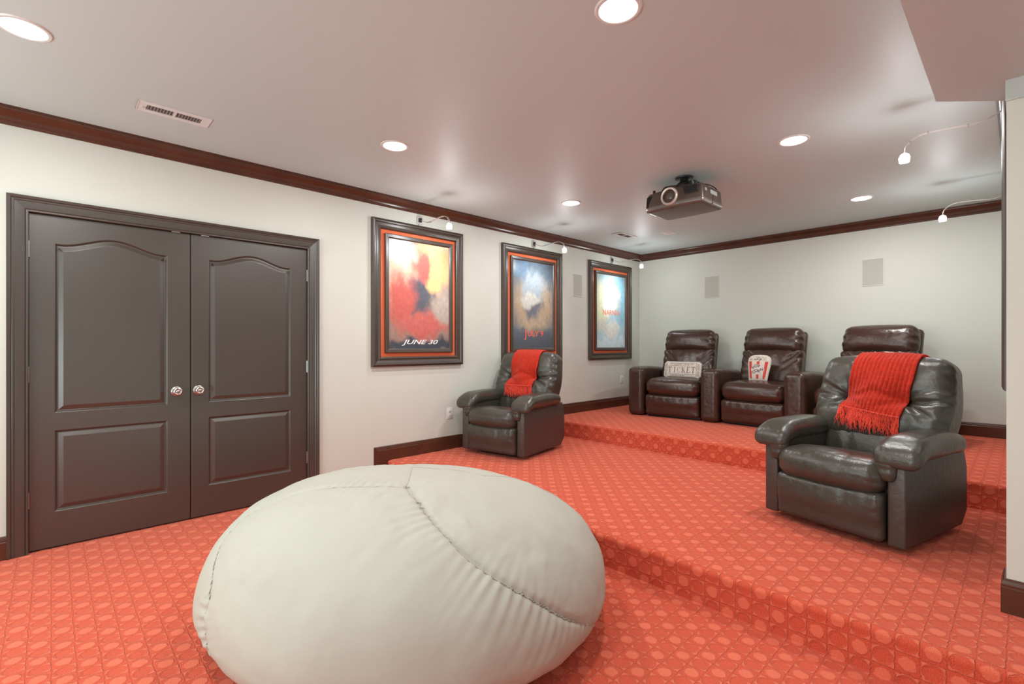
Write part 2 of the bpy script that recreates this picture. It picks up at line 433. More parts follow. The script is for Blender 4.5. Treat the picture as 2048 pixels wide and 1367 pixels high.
# crown moulding
crown = [(0, -.092), (.006, -.092), (.010, -.088), (.010, -.078), (.016, -.074), (.020, -.066), (.022, -.060), (.030, -.056), (.044, -.044), (.055, -.028),
         (.062, -.020), (.068, -.018), (.070, -.012), (.080, -.010), (.080, 0), (0, 0)]
for nm, bm in zip(('trim_3', 'trim_4', 'trim_5'),
                  rails([(XR, 3.0), (XR, D), (0, D), (0, -3)], crown, lambda u, v, h: (u, v, H + h))):
    struct(nm, bm, M['wood'], label='dark wooden crown moulding', smooth=25)
# baseboards in the wall plane (with the skirt that steps up beside the platform)
def bprof(t=0.135):
    return [(0, 0), (0, .016), (t - .035, .016), (t - .030, .013), (t - .022, .014), (t - .014, .011), (t - .006, .010), (t, .006), (t, 0)]
segs = rails([(Y1, 0.0), (Y1, Z1), (Y2, Z1), (Y2, Z2), (D, Z2)], bprof(), lambda u, v, h: (h, u, v))
root = struct('baseboard_left', segs[2], M['wood'], smooth=25, label='dark baseboard stepping up along the left wall')
for i in (0, 1, 3): link('skirting_board', segs[i], M['wood'], root, smooth=25)
def base_run(name, p0, p1, z, to):
    for bm in rails([p0, p1], bprof(), to): struct(name, bm, M['wood'], smooth=25)
base_run('baseboard_closet', (1.628, 0), (2.127, 0), 0, lambda u, v, h: (h, u, v))
base_run('baseboard_near', (-3, 0), (-.191, 0), 0, lambda u, v, h: (h, u, v))
base_run('baseboard_back', (0.016, Z2), (XR, Z2), 0, lambda u, v, h: (u, D - h, v))
base_run('baseboard_right', (2.9, Z1), (Y2, Z1), 0, lambda u, v, h: (XR - h, u, v))
# baseboard wrapped round the wall end (plan path, profile upright)
bb = [(o, h) for h, o in bprof()]
def plan(path, z, name):
    segs_ = rails(path, [(a, b_) for a, b_ in bb], lambda u, v, h: (u, v, z + h))
    root_ = struct(name, segs_[0], M['wood'], smooth=25)
    for q in segs_[1:]: link('skirting_board', q, M['wood'], root_, smooth=25)
plan([(4.024, 2.9), (4.024, 2.77), (7.0, 2.77)][::-1], Z1, 'baseboard_corner')

# ------------------------------------------------------------------ closet double doors
struct('gap_shade_box', box(-0.12, -0.045, DY0, DY1, 0, DZ), M['dark'])  # dark filler behind the leaves; its colour stands for shade in the gaps
cas = [(0, -.03), (0, .010), (.004, .013), (.010, .013), (.013, .007), (.017, .010), (.020, .011), (.058, .016), (.062, .020), (.068, .021), (.072, .018),
       (.076, .022), (.090, .026), (.092, .020), (.092, -.01)]
segs = rails([(DY0 + .004, 0), (DY0 + .004, DZ - .004), (DY1 - .004, DZ - .004), (DY1 - .004, 0)], cas, lambda u, v, h: (h, u, v))
root = struct('trim_1', segs[1], M['door'], smooth=20, label='dark moulded casing around the closet doors')
for i in (0, 2): link('casing_board', segs[i], M['door'], root, smooth=20)
def inset(poly, d):
    n = len(poly); out = []
    for i in range(n):
        p, q, r_ = Vector(poly[i - 1]), Vector(poly[i]), Vector(poly[(i + 1) % n])
        a = (q - p).normalized(); b_ = (r_ - q).normalized()
        na, nb = Vector((-a.y, a.x)), Vector((-b_.y, b_.x)); m_ = (na + nb)
        m_ = m_ / max(.3, m_.dot(na)); out.append(q + m_ * d)
    return out
def door(name, y0, y1, py0, py1, knob_y, hinge_y):
    X = -0.014; z0, z1 = 0.012, 2.032
    up = [(py0, .83), (py1, .83)]
    zs, peak = 1.866, 0.062
    for k in range(33):
        t = k / 32; y = py1 + (py0 - py1) * t
        a = abs(2 * t - 1); h = peak * (0.5 + 0.5 * math.cos(math.pi * min(1, a / .86))) ** .85
        up.append((y, zs + h))
    low = [(py0, .224), (py1, .224), (py1, .722), (py0, .722)]
    bm = bmesh.new()
    def ring(poly, x): return [bm.verts.new((x, p[0], p[1])) for p in poly]
    def edges(vs_): return [bm.edges.new((vs_[i], vs_[(i + 1) % len(vs_)])) for i in range(len(vs_))]
    outer = ring([(y0, z0), (y1, z0), (y1, z1), (y0, z1)], X)
    rings0 = [ring(up, X), ring(low, X)]
    es = edges(outer)
    for r_ in rings0: es += edges(r_)
    bmesh.ops.triangle_fill(bm, use_beauty=True, edges=es, normal=(1, 0, 0))
    for poly, r0 in zip((up, low), rings0):
        prev = r0
        for d, dx in ((.004, -.002), (.010, -.010), (.014, -.011), (.018, -.0105), (.040, -.0015), (.044, -.001)):
            cur = ring(inset(poly, d), X + dx)
            for i in range(len(cur)): bm.faces.new((prev[i], prev[(i + 1) % len(cur)], cur[(i + 1) % len(cur)], cur[i]))
            prev = cur
        bm.faces.new(prev)
    back = ring([(y0, z0), (y1, z0), (y1, z1), (y0, z1)], X - .034)
    for i in range(4): bm.faces.new((outer[i], outer[(i + 1) % 4], back[(i + 1) % 4], back[i]))
    bm.faces.new(back)
    bmesh.ops.recalc_face_normals(bm, faces=bm.faces)
    d = struct(name, bm, M['door'])
    k = link('door_knob', lathe([(0, X), (.033, X), (.033, X + .006), (.026, X + .010), (.013, X + .012), (.011, X + .028), (.018, X + .034), (.026, X + .042),
                                 (.029, X + .052), (.027, X + .060), (.020, X + .064), (.018, X + .062), (.012, X + .061), (.009, X + .064), (0, X + .065)], 28, 'x',
                                (0, knob_y, .922)), M['nickel'], d, smooth=40)
    k['label'] = 'satin nickel round door knob with rosette'
    for hz_ in (1.818, 1.068, .318):
        hb = cyl((X + .008, hinge_y, hz_ - .046), (X + .008, hinge_y, hz_ + .046), .006, n=12)
        for q in (-.046, -.0155, .0155, .046): cyl((X + .008, hinge_y, hz_ + q - .002), (X + .008, hinge_y, hz_ + q + .002), .0072, n=12, bm=hb)
        link('hinge', hb, M['nickel'], d, smooth=40)
    if True:
        s_ = 1 if hinge_y < knob_y else -1
        yb = y1 - .11 if s_ > 0 else y0 + .06
        link('ball_catch', box(X + .0, X + .016, yb, yb + .05, z1 - .002, z1 + .006), M['nickel'], d)
door('door_1', -0.098, 0.7135, 0.012, 0.582, 0.634, -0.101)
door('door_2', 0.7185, 1.530, 0.828, 1.404, 0.765, 1.533)

# ------------------------------------------------------------------ ceiling fixtures
def downlight(x, y, lit, label):
    t = thing('ceiling_light', label, 'ceiling light', (x, y, H), 0, 'recessed ceiling lights')
    link('trim_ring', lathe([(.077, -.001), (.078, -.005), (.082, -.007), (.092, -.005), (.096, 0), (.077, -.001)], 40), M['white'], t, smooth=40)
    if lit:
        link('lens', lathe([(0, -.008), (.06, -.007), (.078, -.0025)], 36), M['lens'], t, smooth=True)
        a = area('downlight_lamp', (x, y, H - .016), (0, 0, 0), .13, .13, DOWN_W, (1.0, .985, .96), 'DISK')
    else:
        link('baffle', lathe([(.078, -.001), (.072, -.003), (.050, -.0035), (.047, -.002)], 36), M['off'], t, smooth=40)
        link('lens', lathe([(0, -.012), (.030, -.010), (.047, -.002)], 36), M['off'], t, smooth=True)
for x, y, lit, lb in (
    (1.085, -.09, 1, 'lit round recessed ceiling light at the far left near the upper corner'),
    (2.93, 1.68, 1, 'largest lit recessed ceiling light, cut by the top edge'),
    (1.09, 1.715, 1, 'lit recessed ceiling light above the space between doors and first poster'),
    (1.065, 3.64, 1, 'lit recessed ceiling light to the left of the projector'),
    (3.01, 3.61, 1, 'lit recessed ceiling light to the right of the projector'),
    (3.03, 5.49, 1, 'small lit recessed ceiling light near the right end of back wall'),
    (1.07, 5.48, 0, 'unlit white recessed ceiling light below the projector near the back corner'),
    (2.97, -.09, 1, 'lit recessed ceiling light added out of view just ahead of the camera')):  # the last one is out of view, added on the same grid
    downlight(x, y, lit, lb)
for x, y in ((1.07, -1.9), (2.97, -1.9)): downlight(x, y, 1, 'lit recessed ceiling light added out of view in the front of the room, ' + ('left' if x < 2 else 'right') + ' one')  # unseen downlights added for room light, continuing the ceiling grid

def vent(x, y, label, l=.36, wd=.15):
    t = thing('ceiling_vent', label, 'vent', (x, y, H), 0, 'ceiling air vents')
    bm = bmesh.new()
    il, iw = l / 2 - .045, .036
    for (a, b_, c, d_) in ((-wd / 2, wd / 2, -l / 2, -il), (-wd / 2, wd / 2, il, l / 2), (-wd / 2, -iw, -il, il), (iw, wd / 2, -il, il), (-iw, iw, -.006, .006)):
        box(a, b_, c, d_, -.005, -.0005, bm)
    link('vent_frame', bm, M['white'], t)
    link('vent_lip', rails([(-wd / 2, -l / 2), (wd / 2, -l / 2), (wd / 2, l / 2), (-wd / 2, l / 2)], [(0, -.007), (.006, -.007), (.006, 0), (0, 0)],
         lambda u, v, h: (u, v, h), True)[0], M['white'], t)
    link('vent_shade_sheet', box(-iw, iw, -il, il, -.0008, -.0003), M['duct'], t)  # thin dark sheet, shade of the opening put into its colour
    me = None
    for k in range(18):
        yy = -il + (il * 2) * (k + .5) / 18
        if me is None:
            bm = bmesh.new()
            q = [bm.verts.new(p) for p in ((-iw, -.0045, -.0045), (iw, -.0045, -.0045), (iw, .0035, -.0015), (-iw, .0035, -.0015))]; bm.faces.new(q)
            bmesh.ops.solidify(bm, geom=list(bm.faces), thickness=.0008)
            o = link('slat', bm, M['white'], t); me = o.data
        else:
            o = bpy.data.objects.new('slat', me); COL.objects.link(o); o.parent = t
        o.location = (0, yy, 0)
    link('vent_lever', box(-.006, .002, -il - .018, -il - .004, -.013, -.004), M['ring'], t)
    return t
vent(.60, .53, 'white slatted ceiling register above the left end of the crown moulding')
vent(.64, 5.19, 'small white ceiling register near the back corner past the projector')

# ------------------------------------------------------------------ wall speakers, outlets
def speaker(loc, rz, wd, ht, label):
    t = thing('wall_speaker', label, 'speaker', loc, rz, 'flush wall speakers')
    for bm in rails([(-wd / 2, -ht / 2), (wd / 2, -ht / 2), (wd / 2, ht / 2), (-wd / 2, ht / 2)], [(0, 0), (0, .006), (.008, .006), (.010, 0)],
                    lambda u, v, h: (u, -h, v), True):
        link('speaker_frame', bm, M['wall'], t)
    link('grille', box(-wd / 2 + .009, wd / 2 - .009, -.004, 0, -ht / 2 + .009, ht / 2 - .009), M['grille'], t)
speaker((1.128, D, 2.04), 0, .20, .30, 'flush wall speaker on back wall above the leftmost theater seat')
speaker((2.928, D, 2.048), 0, .20, .30, 'flush wall speaker on back wall above the rightmost theater seat')
speaker((0, 5.056, 2.035), R(90), .20, .30, 'flush wall speaker between second and third posters')
def outlet(loc, rz, label):
    t = thing('wall_outlet', label, 'outlet', loc, rz, 'white wall outlets')
    link('cover_plate', box(-.036, .036, -.006, 0, -.058, .058, bev=.003), M['white'], t, smooth=40)
    for s in (-1, 1):
        q = link('socket', lathe([(0, -.009), (.014, -.009), (.0165, -.0075), (.0165, -.004)], 20, 'y', (0, 0, s * .020)), M['white'], t, smooth=40)
        sl = bmesh.new()
        for dx in (-.006, .006): box(dx - .0012, dx + .0012, -.0097, -.0088, s * .020 - .001, s * .020 + .008, sl)
        cyl((0, -.0097, s * .020 - .007), (0, -.0085, s * .020 - .007), .002, n=8, bm=sl)
        link('socket_slots', sl, M['dark'], q)
    link('screw', cyl((0, -.0075, 0), (0, -.005, 0), .003, n=10), M['nickel'], t)
outlet((0, 2.975, .545), R(90), 'white wall outlet left of the recliner with the throw under first poster')
outlet((0, 6.085, .74), R(90), 'white wall outlet beside the leftmost theater seat arm')

# ------------------------------------------------------------------ framed posters
PW, PH = 1.03, 1.36
def framed(loc, rz, label, pm, text=None):
    t = thing('framed_poster', label, 'poster', loc, rz, 'framed movie posters')
    f3 = lambda u, v, h: (u, -h, v)
    W2, H2 = PW / 2, PH / 2
    outer = [(0, 0), (0, .030), (.008, .036), (.020, .040), (.030, .038), (.036, .030), (.046, .026), (.066, .026), (.072, .031), (.080, .031), (.088, .024), (.092, .012), (.092, 0)]
    for bm in rails([(-W2, -H2), (W2, -H2), (W2, H2), (-W2, H2)], outer, f3, True): link('frame_rail', bm, M['frame'], t, smooth=25)
    link('orange_backing', box(-W2 + .085, W2 - .085, -.006, 0, -H2 + .085, H2 - .085), M['orange'], t)
    iw, ih = .382, .553
    inner = [(0, .006), (0, .030), (.006, .033), (.030, .030), (.040, .022), (.042, .006)]
    for bm in rails([(-iw, -ih), (iw, -ih), (iw, ih), (-iw, ih)], inner, f3, True): link('inner_rail', bm, M['frame'], t, smooth=25)
    bm = bmesh.new(); pw, ph = .345, .516
    box(-pw, pw, -.018, -.010, -ph, ph, bm)
    uvl = bm.loops.layers.uv.new('UVMap')
    for f in bm.faces:
        for l in f.loops: l[uvl].uv = (l.vert.co.x / (2 * pw) + .5, l.vert.co.z / (2 * ph) + .5)
    p = link('poster', bm, pm, t)
    if text:
        for s, size, shear, xs, z, mm, bold, *dx in text:
            tb = text_bm(s, size, 0.0004, shear, xs, bold)
            for v in tb.verts: v.co = Vector((v.co.x + (dx[0] if dx else 0), -.0192 - v.co.z, z + v.co.y))
            link('lettering', tb, mm, p)
    return t
pm1 = poster_mat('poster_red', (0.30, 0.20, 0.16), [
    (.85, .85, .5, .3, (.72, .42, .18)), (.12, .62, .35, .32, (.66, .40, .28)), (.5, .5, .25, .25, (.08, .08, .10)), (.2, .45, .26, .3, (.50, .10, .08)),
    (.55, .22, .5, .14, (.52, .12, .10)), (.72, .66, .16, .16, (.80, .46, .18)), (.55, .80, .20, .18, (.62, .10, .08)), (.88, .4, .2, .2, (.42, .34, .28)),
    (.5, .02, .9, .09, (.05, .06, .08)), (.1, .92, .35, .16, (.80, .72, .66))], .28)
pm2 = poster_mat('poster_slate', (0.10, 0.13, 0.16), [
    (.5, .5, .62, .36, (.34, .24, .15)), (.5, .28, .4, .16, (.36, .27, .18)), (.5, .52, .26, .22, (.10, .10, .12)), (.5, .72, .34, .22, (.26, .29, .31)), (.42, .56, .30, .10, (.40, .38, .33)),
    (.5, .03, 1.0, .20, (.08, .09, .11)), (.0, .95, .4, .2, (.12, .19, .27))], .30)
pm3 = poster_mat('poster_pale', (0.34, 0.50, 0.56), [
    (.1, .6, .4, .4, (.55, .56, .36)), (.85, .7, .3, .4, (.20, .38, .46)), (.48, .68, .36, .26, (.74, .62, .48)), (.46, .64, .24, .2, (.84, .82, .78)), (.5, .24, .35, .14, (.62, .60, .54)),
    (.5, .05, .9, .12, (.55, .66, .68)), (.2, .3, .2, .12, (.5, .5, .42))], .34)
framed((0, 2.612, 1.725), R(90), 'framed poster in reds, nearest the closet doors, dated JUNE 30', pm1,
       [('JUNE 30', .062, .35, 1.75, -.452, M['letter_w'], .001)])
framed((0, 4.205, 1.725), R(90), 'framed dark poster behind the left recliner, dated JULY 9', pm2, [('J', .125, 0, 1.0, -.350, M['letter_r'], .001, -.135), ('ULY 9', .095, 0, 1.15, -.345, M['letter_r'], .001, .03)])
framed((0, 5.80, 1.725), R(90), 'framed pale blue poster nearest the back corner', pm3,
       [('NARNIA', .105, 0, 1.05, -.02, M['letter_o'], .001)])
fr_b = poster_mat('poster_grey', (0.2, 0.22, 0.24), [(.5, .6, .3, .3, (.5, .35, .2)), (.5, .2, .5, .2, (.1, .1, .12))])
framed((XR, 3.505, 1.725), R(-90), 'framed poster seen edge-on behind the wall end at right', fr_b)
framed((XR, 5.465, 1.725), R(-90), 'second framed poster on the right wall, hidden behind the nearer one', fr_b)

# picture lamps on wire arms
def picture_lamp(loc, rz, ln, dz, label):
    t = thing('picture_lamp', label, 'lamp', loc, rz, 'picture lamps over the posters')
    bm = bmesh.new()
    box(-.030, .030, -.012, -.002, -.036, .036, bm, bev=.002)
    link('bracket', bm, M['wire'], t)
    link('terminal', box(-.014, .014, -.026, -.012, -.020, .020, bev=.002), M['black'], t)
    link('bracket_stem', box(-.010, .010, -.010, -.004, -.054, -.034), M['wire'], t)
    L_ = ln
    base = catmull([(0, -.02, 0), (0, -L_ * .3, -.045), (0, -L_ * .58, -.036), (0, -L_ * .84, -.036), (0, -L_ * .97, dz + .075), (0, -L_, dz + .03)], 6)
    for s in (-1, 1):
        pts = [Vector((s * .007, p.y, p.z)) for p in base]
        link('wire_arm', tube(pts, .0022, 6), M['wire'], t, smooth=True)
    for k in (8, 16, 22):
        p = base[k]; link('wire_spacer', box(-.009, .009, p.y - .004, p.y + .004, p.z - .004, p.z + .004), M['bglass'], t)
    bl = link('bulb', lathe([(0, .026), (.012, .022), (.018, .010), (.018, -.008), (.011, -.018), (0, -.021)], 20, 'z', (0, -L_, dz)), M['halo'], t, smooth=True)
    sh = lathe([(.012, .030), (.021, .024), (.0275, .006), (.0245, -.020), (.023, -.020), (.0258, .006), (.020, .022), (.012, .028)], 8, 'z', (0, -L_, dz))
    link('glass_shade', sh, M['shade'], t, smooth=30)
    pl = bpy.data.lights.new('picture_lamp_light', 'POINT'); pl.energy = LAMP_W; pl.shadow_soft_size = .03; pl.color = (.93, .97, 1.0)
    o = bpy.data.objects.new('picture_lamp_light', pl); COL.objects.link(o)
    o.location = Matrix.Translation(loc) @ Matrix.Rotation(rz, 4, 'Z') @ Vector((0, -L_ - .0, dz - .055))
    sp = bpy.data.lights.new('picture_lamp_beam', 'SPOT'); sp.energy = LAMP_W * 4; sp.spot_size = R(95); sp.spot_blend = .9; sp.shadow_soft_size = .02; sp.color = (.86, .94, 1.0)
    o = bpy.data.objects.new('picture_lamp_beam', sp); COL.objects.link(o)
    o.location = Matrix.Translation(loc) @ Matrix.Rotation(rz, 4, 'Z') @ Vector((0, -L_ + .03, dz - .06))
    tgt = Matrix.Translation(loc) @ Matrix.Rotation(rz, 4, 'Z') @ Vector((0, 0, dz - .42))
    o.rotation_euler = (tgt - o.location).to_track_quat('-Z', 'Y').to_euler()
    return t
for y, lb in ((2.61, 'glowing picture lamp on wire arm over the poster nearest the doors'), (4.213, 'glowing picture lamp on wire arm over the middle left-wall poster'),
              (5.824, 'glowing picture lamp on wire arm over the poster by the back corner')):
    picture_lamp((0.004, y, 2.462), R(90), .49, -.145, lb)
for y, lb in ((3.55, 'glowing picture lamp on the right wall nearer the camera'), (5.47, 'glowing picture lamp on the right wall near the back wall')):
    picture_lamp((XR - .004, y, 2.462), R(-90), .44, -.15, lb)

# ------------------------------------------------------------------ projector
PR = thing('projector', 'dark bronze projector with large ringed lens hanging from the ceiling', 'projector', (2.125, 3.604, 2.355), 0)
PR.scale = (1.06,) * 3
def pfn(p, u):
    x, y, z = p
    k = sstep(.02, .19, z)                     # sides lean in towards the top
    x *= 1 - .05 * k
    y2 = y
    if u.y < 0: y2 = y + .030 * (abs(u.x) ** 2.2) + .010 * k
    if u.y > 0: y2 = y - .015 * (abs(u.x) ** 3)
    return (x, y2, z)
body = cushion((0, .19, .078), (.235, .19, .068), .022, 22, (.0, .0, .006), pfn)
link('shell', body, M['pj1'], PR, smooth=True)
link('base_tray', cushion((0, .19, .022), (.237, .192, .024), .020, 18, (0, 0, .006), pfn), M['pj2'], PR, smooth=True)
lx, lz = -.012, .080
ringm = lathe([(.052, -.012), (.062, -.016), (.067, -.010), (.067, .012), (.050, .012), (.050, -.006), (.052, -.012)], 40, 'y', (lx, .0, lz))
lr = link('lens_ring', ringm, M['ring'], PR, smooth=40)
link('lens_barrel', lathe([(.050, -.006), (.050, .012), (.040, .020), (.036, .010), (0, .010)], 36, 'y', (lx, 0, lz)), M['black'], lr, smooth=40)
link('lens_glass', lathe([(0, -.002), (.02, .0), (.038, .010)], 32, 'y', (lx, 0, lz)), M['glass'], lr, smooth=True)
link('lens_surround', lathe([(.066, .010), (.082, .016), (.086, .035), (.066, .035)], 36, 'y', (lx, 0, lz)), M['pj1'], PR, smooth=40)
vg = link('front_vent', prism([(.085, .135), (.205, .125), (.205, .078), (.108, .070)], -.002, .05, lambda a, b_, c: (a, c + .006, b_), .003), M['black'], PR)
for k in range(7): link('vent_louver', box(.104, .200, -.001, .006, .080 + k * .007, .0825 + k * .007), M['black'], vg)
link('side_intake', prism([(-.226, .035), (-.150, .05), (-.160, .125), (-.218, .118)], .004, .05, lambda a, b_, c: (a, c + .018, b_), .003), M['dark'], PR)
for x0, x1, z0, z1 in ((.215, .225, 0, 0),): pass
def side_label(y0, y1, z0, z1):
    link('label_sticker', box(.228, .2335, y0, y1, z0, z1), M['label'], PR)
side_label(.07, .095, .088, .108); side_label(.16, .27, .082, .112)
for x, y in ((-.17, .05), (.17, .05), (-.17, .33), (.17, .33)):
    link('leveling_foot', cyl((x, y, .14), (x, y, .168), .011, n=14), M['black'], PR, smooth=40)
mt = link('ceiling_mount', lathe([(0, .150), (.055, .152), (.062, .170), (.060, .188), (.048, .205), (.034, .212), (.030, .232), (.066, .236), (.068, .246), (0, .246)], 32, 'z', (.03, .15, 0)), M['black'], PR, smooth=40)
for a in (45, 135, 225, 315):
    dx, dy = math.cos(R(a)), math.sin(R(a))
    link('mount_arm', tube([(.03 + .04 * dx, .15 + .04 * dy, .185), (.03 + .10 * dx, .15 + .10 * dy, .182), (.03 + .15 * dx, .15 + .15 * dy, .170), (.03 + .17 * dx, .15 + .17 * dy, .144)], .006, 8), M['black'], mt, smooth=True)
link('power_cord', tube(catmull([(.16, .36, .10), (.18, .40, .16), (.14, .38, .21), (.09, .30, .225), (.06, .24, .243)], 6), .004, 6), M['black'], PR, smooth=True)

# ------------------------------------------------------------------ soft seating helpers
def crease(x, w_): return math.exp(-(x / w_) ** 2)
def nz(x, y, z=0.0): return noise.noise(Vector((x, y, z)))
def pucker(d, s, freq, amp, reach):
    """gathered leather: ripples that fade with distance d from a seam, s = run along it"""
    return amp * math.sin(s * freq + 2.2 * nz(s * 9, d * 3)) * math.exp(-max(0, d) / reach)

def tilt_fn(y0, z0, ang):
    c, s_ = math.cos(ang), math.sin(ang)
    def f(p):
        y, z = p[1] - y0, p[2] - z0
        return Vector((p[0], y0 + y * c + z * s_, z0 - y * s_ + z * c))
    return f

# ------------------------------------------------------------------ rocker recliners with tufted backs
def make_recliner(label, loc, rz):
    t = thing('recliner', label, 'recliner', loc, rz, 'tufted leather recliners')
    lean = tilt_fn(.12, .40, R(15))
    # backrest: big tufted pillow
    T = [(-.135, .735), (.135, .735)]
    Hb = (.366, .105, .275); cz = .735
    def back(p, u):
        x, y, z = p; n = z - cz
        # outline: widest just below the middle, shoulders rounded
        wx = 1.0 - .065 * sstep(-.02, .29, n) - .07 * sstep(-.02, -.28, n)
        x2 = x * wx
        if u.z > .2: z = z - .012 * (abs(u.x) ** 2.5) * sstep(.2, 1, u.z)
        if u.y < .2:
            wgt = sstep(.25, -.5, u.y)
            dy = 0
            for tx, tz in T:
                dx, dz = x2 - tx, z - tz; r_ = math.hypot(dx, dz) + 1e-6; an = math.atan2(dz, dx)
                dy += .080 * math.exp(-(r_ / .060) ** 1.3)
                dy += .015 * math.sin(an * 7 + 1.6 * nz(an * 1.3, tx * 9) * 3) * math.exp(-(r_ / .13) ** 1.5) * sstep(.01, .05, r_)
                s_ = 1 if tx > 0 else -1
                # folds running out to the side and the vertical seams above and below
                ox = (x2 - tx) * s_
                if ox > 0: dy += .034 * crease(dz + .03 * ox + .012 * math.sin(ox * 20), .014) * math.exp(-ox / .16)
                if ox > 0: dy += .020 * crease(dz - .45 * ox, .016) * math.exp(-ox / .12)
                if ox > 0: dy += .020 * crease(dz + .6 * ox, .016) * math.exp(-ox / .14)
                if dz < 0: dy += .030 * crease(dx - s_ * .12 * dz, .012) * math.exp(dz / .22)
                if dz > 0: dy += .022 * crease(dx, .014) * math.exp(-dz / .10)
            dy += .006 * nz(x2 * 7 + 3, z * 7, 1)
            # gathered edge on both sides and at the lower roll
            e = Hb[0] * wx - abs(x2)
            dy += pucker(e, z, 95, .0055, .035)
            dy += pucker(z - (cz - Hb[2]), x2, 80, .007, .06)
            y += dy * wgt
        # cushion overhang: lower part rolls forward
        y -= .030 * crease(n + .13, .12) * (1 if u.y < 0 else 0) 
        return lean((x2, y, z))
    bk = link('backrest', cushion((.008, .17, cz), Hb, .068, 72, (.0, .05, .02), back), M['rec'], t, smooth=True)
    def lum(p, u):
        x, y, z = p
        if u.y < 0: y += .010 * crease(x - .11 - .1 * (z - .45), .012) + .010 * crease(x + .11 + .1 * (z - .45), .012) + pucker(.53 - z, x, 90, .003, .05)
        return lean((x, y, z))
    link('lumbar_cushion', cushion((0, .15, .45), (.285, .09, .115), .05, 30, (0, .02, 0), lum), M['rec'], t, smooth=True)
    link('back_shell', cushion((0, .265, .66), (.30, .05, .33), .035, 20, (0, .01, 0), lambda p, u: lean((p.x * (1 - .14 * sstep(.7, 1.0, p.z)), p.y, p.z))), M['rec2'], t, smooth=True)
    # seat
    def seat(p, u):
        x, y, z = p
        z -= .055 * sstep(-.36, .08, y)
        for s_ in (-1, 1):
            q = crease(x - s_ * (.095), .007)
            if u.z > 0 or u.y < 0: z -= .006 * q * max(0, u.z); y += .006 * q * max(0, -u.y)
        e = .282 - abs(x)
        z += pucker(e, y, 85, .004, .03) * max(0, u.z); y += pucker(e, z, 110, .005, .03) * max(0, -u.y)
        z += .006 * nz(x * 6, y * 6) * max(0, u.z)
        y -= .016 * math.cos(min(1, abs(x) / .27) * math.pi / 2) * sstep(0, -.8, u.y)
        return (x, y, z)
    link('seat', cushion((0, -.155, .366), (.280, .305, .088), .075, 40, (0, .01, .020), seat), M['rec'], t, smooth=True)
    def foot(p, u):
        x, y, z = p
        for s_ in (-1, 1): y += .006 * crease(x - s_ * .105, .006) * max(0, -u.y)
        e = .283 - abs(x)
        y += (pucker(e, z, 75, .004, .03) + pucker(.285 - z, x, 70, .003, .04)) * max(0, -u.y)
        y -= .014 * sstep(.10, .2, z) * max(0, -u.y)
        return (x, y, z)
    link('footrest', cushion((0, -.385, .170), (.281, .050, .128), .032, 34, (0, .012, 0), foot), M['rec'], t, smooth=True)
    for s_ in (-1, 1):
        # upholstered side, chamfered at the lower rear
        poly = [(-.405, .035), (.30, .035), (.375, .110), (.375, .36), (.33, .475), (-.405, .475)]
        bm = prism(poly, .290 * s_, .370 * s_, lambda a, b_, c: (c, a, b_), .010)
        link('side_panel', bm, M['rec2'], t, smooth=50)
        # arm pad rolled over the front
        def arm(p, u, s_=s_):
            x, y, z = p
            f = sstep(-.12, -.44, y)
            z -= .058 * sstep(-.26, -.47, y) ** 1.5
            z -= .020 * sstep(.05, .26, y)
            xm = s_ * .333
            x = xm + (x - xm) * (1 + .10 * f - .12 * sstep(0, .25, y))
            if u.y < -.3 or f > .4: 
                e = .10 - abs(x - xm)
                pass
            for q in (-.10, .06): z -= .0035 * crease(y - q - .1 * (x - xm), .005) * max(0, u.z)
            z += .0015 * nz(x * 9, y * 6) * max(0, u.z)
            return (x, y, z)
        link('armrest', cushion((s_ * .333, -.105, .532), (.098, .335, .052), .046, 34, (0, .0, .020), arm), M['rec'], t, smooth=True)
        # front roll hanging down below the pad
        def roll(p, u, s_=s_):
            x, y, z = p; xm = s_ * .318
            y += .0018 * math.sin(z * 150) * max(0, -u.y)
            x = xm + (x - xm) * (1 - .35 * sstep(.45, .36, z))
            return (x, y, z)
        link('arm_roll', cushion((s_ * .285, -.395, .435), (.052, .040, .072), .036, 16, (0, 0, 0), roll), M['rec'], t, smooth=True)
        link('arm_inner_panel', cushion((s_ * .272, -.06, .42), (.022, .30, .085), .018, 12), M['rec'], t, smooth=True)
    link('seat_box', box(-.284, .284, -.34, .34, .05, .34, bev=.01), M['rec2'], t)
    link('rocker_base', box(-.22, .22, -.30, .30, 0, .05, bev=.01), M['black'], t)
    link('recline_lever', box(.351, .358, -.08, .02, .30, .318, bev=.003), M['black'], t) if False else None
    return t, bk

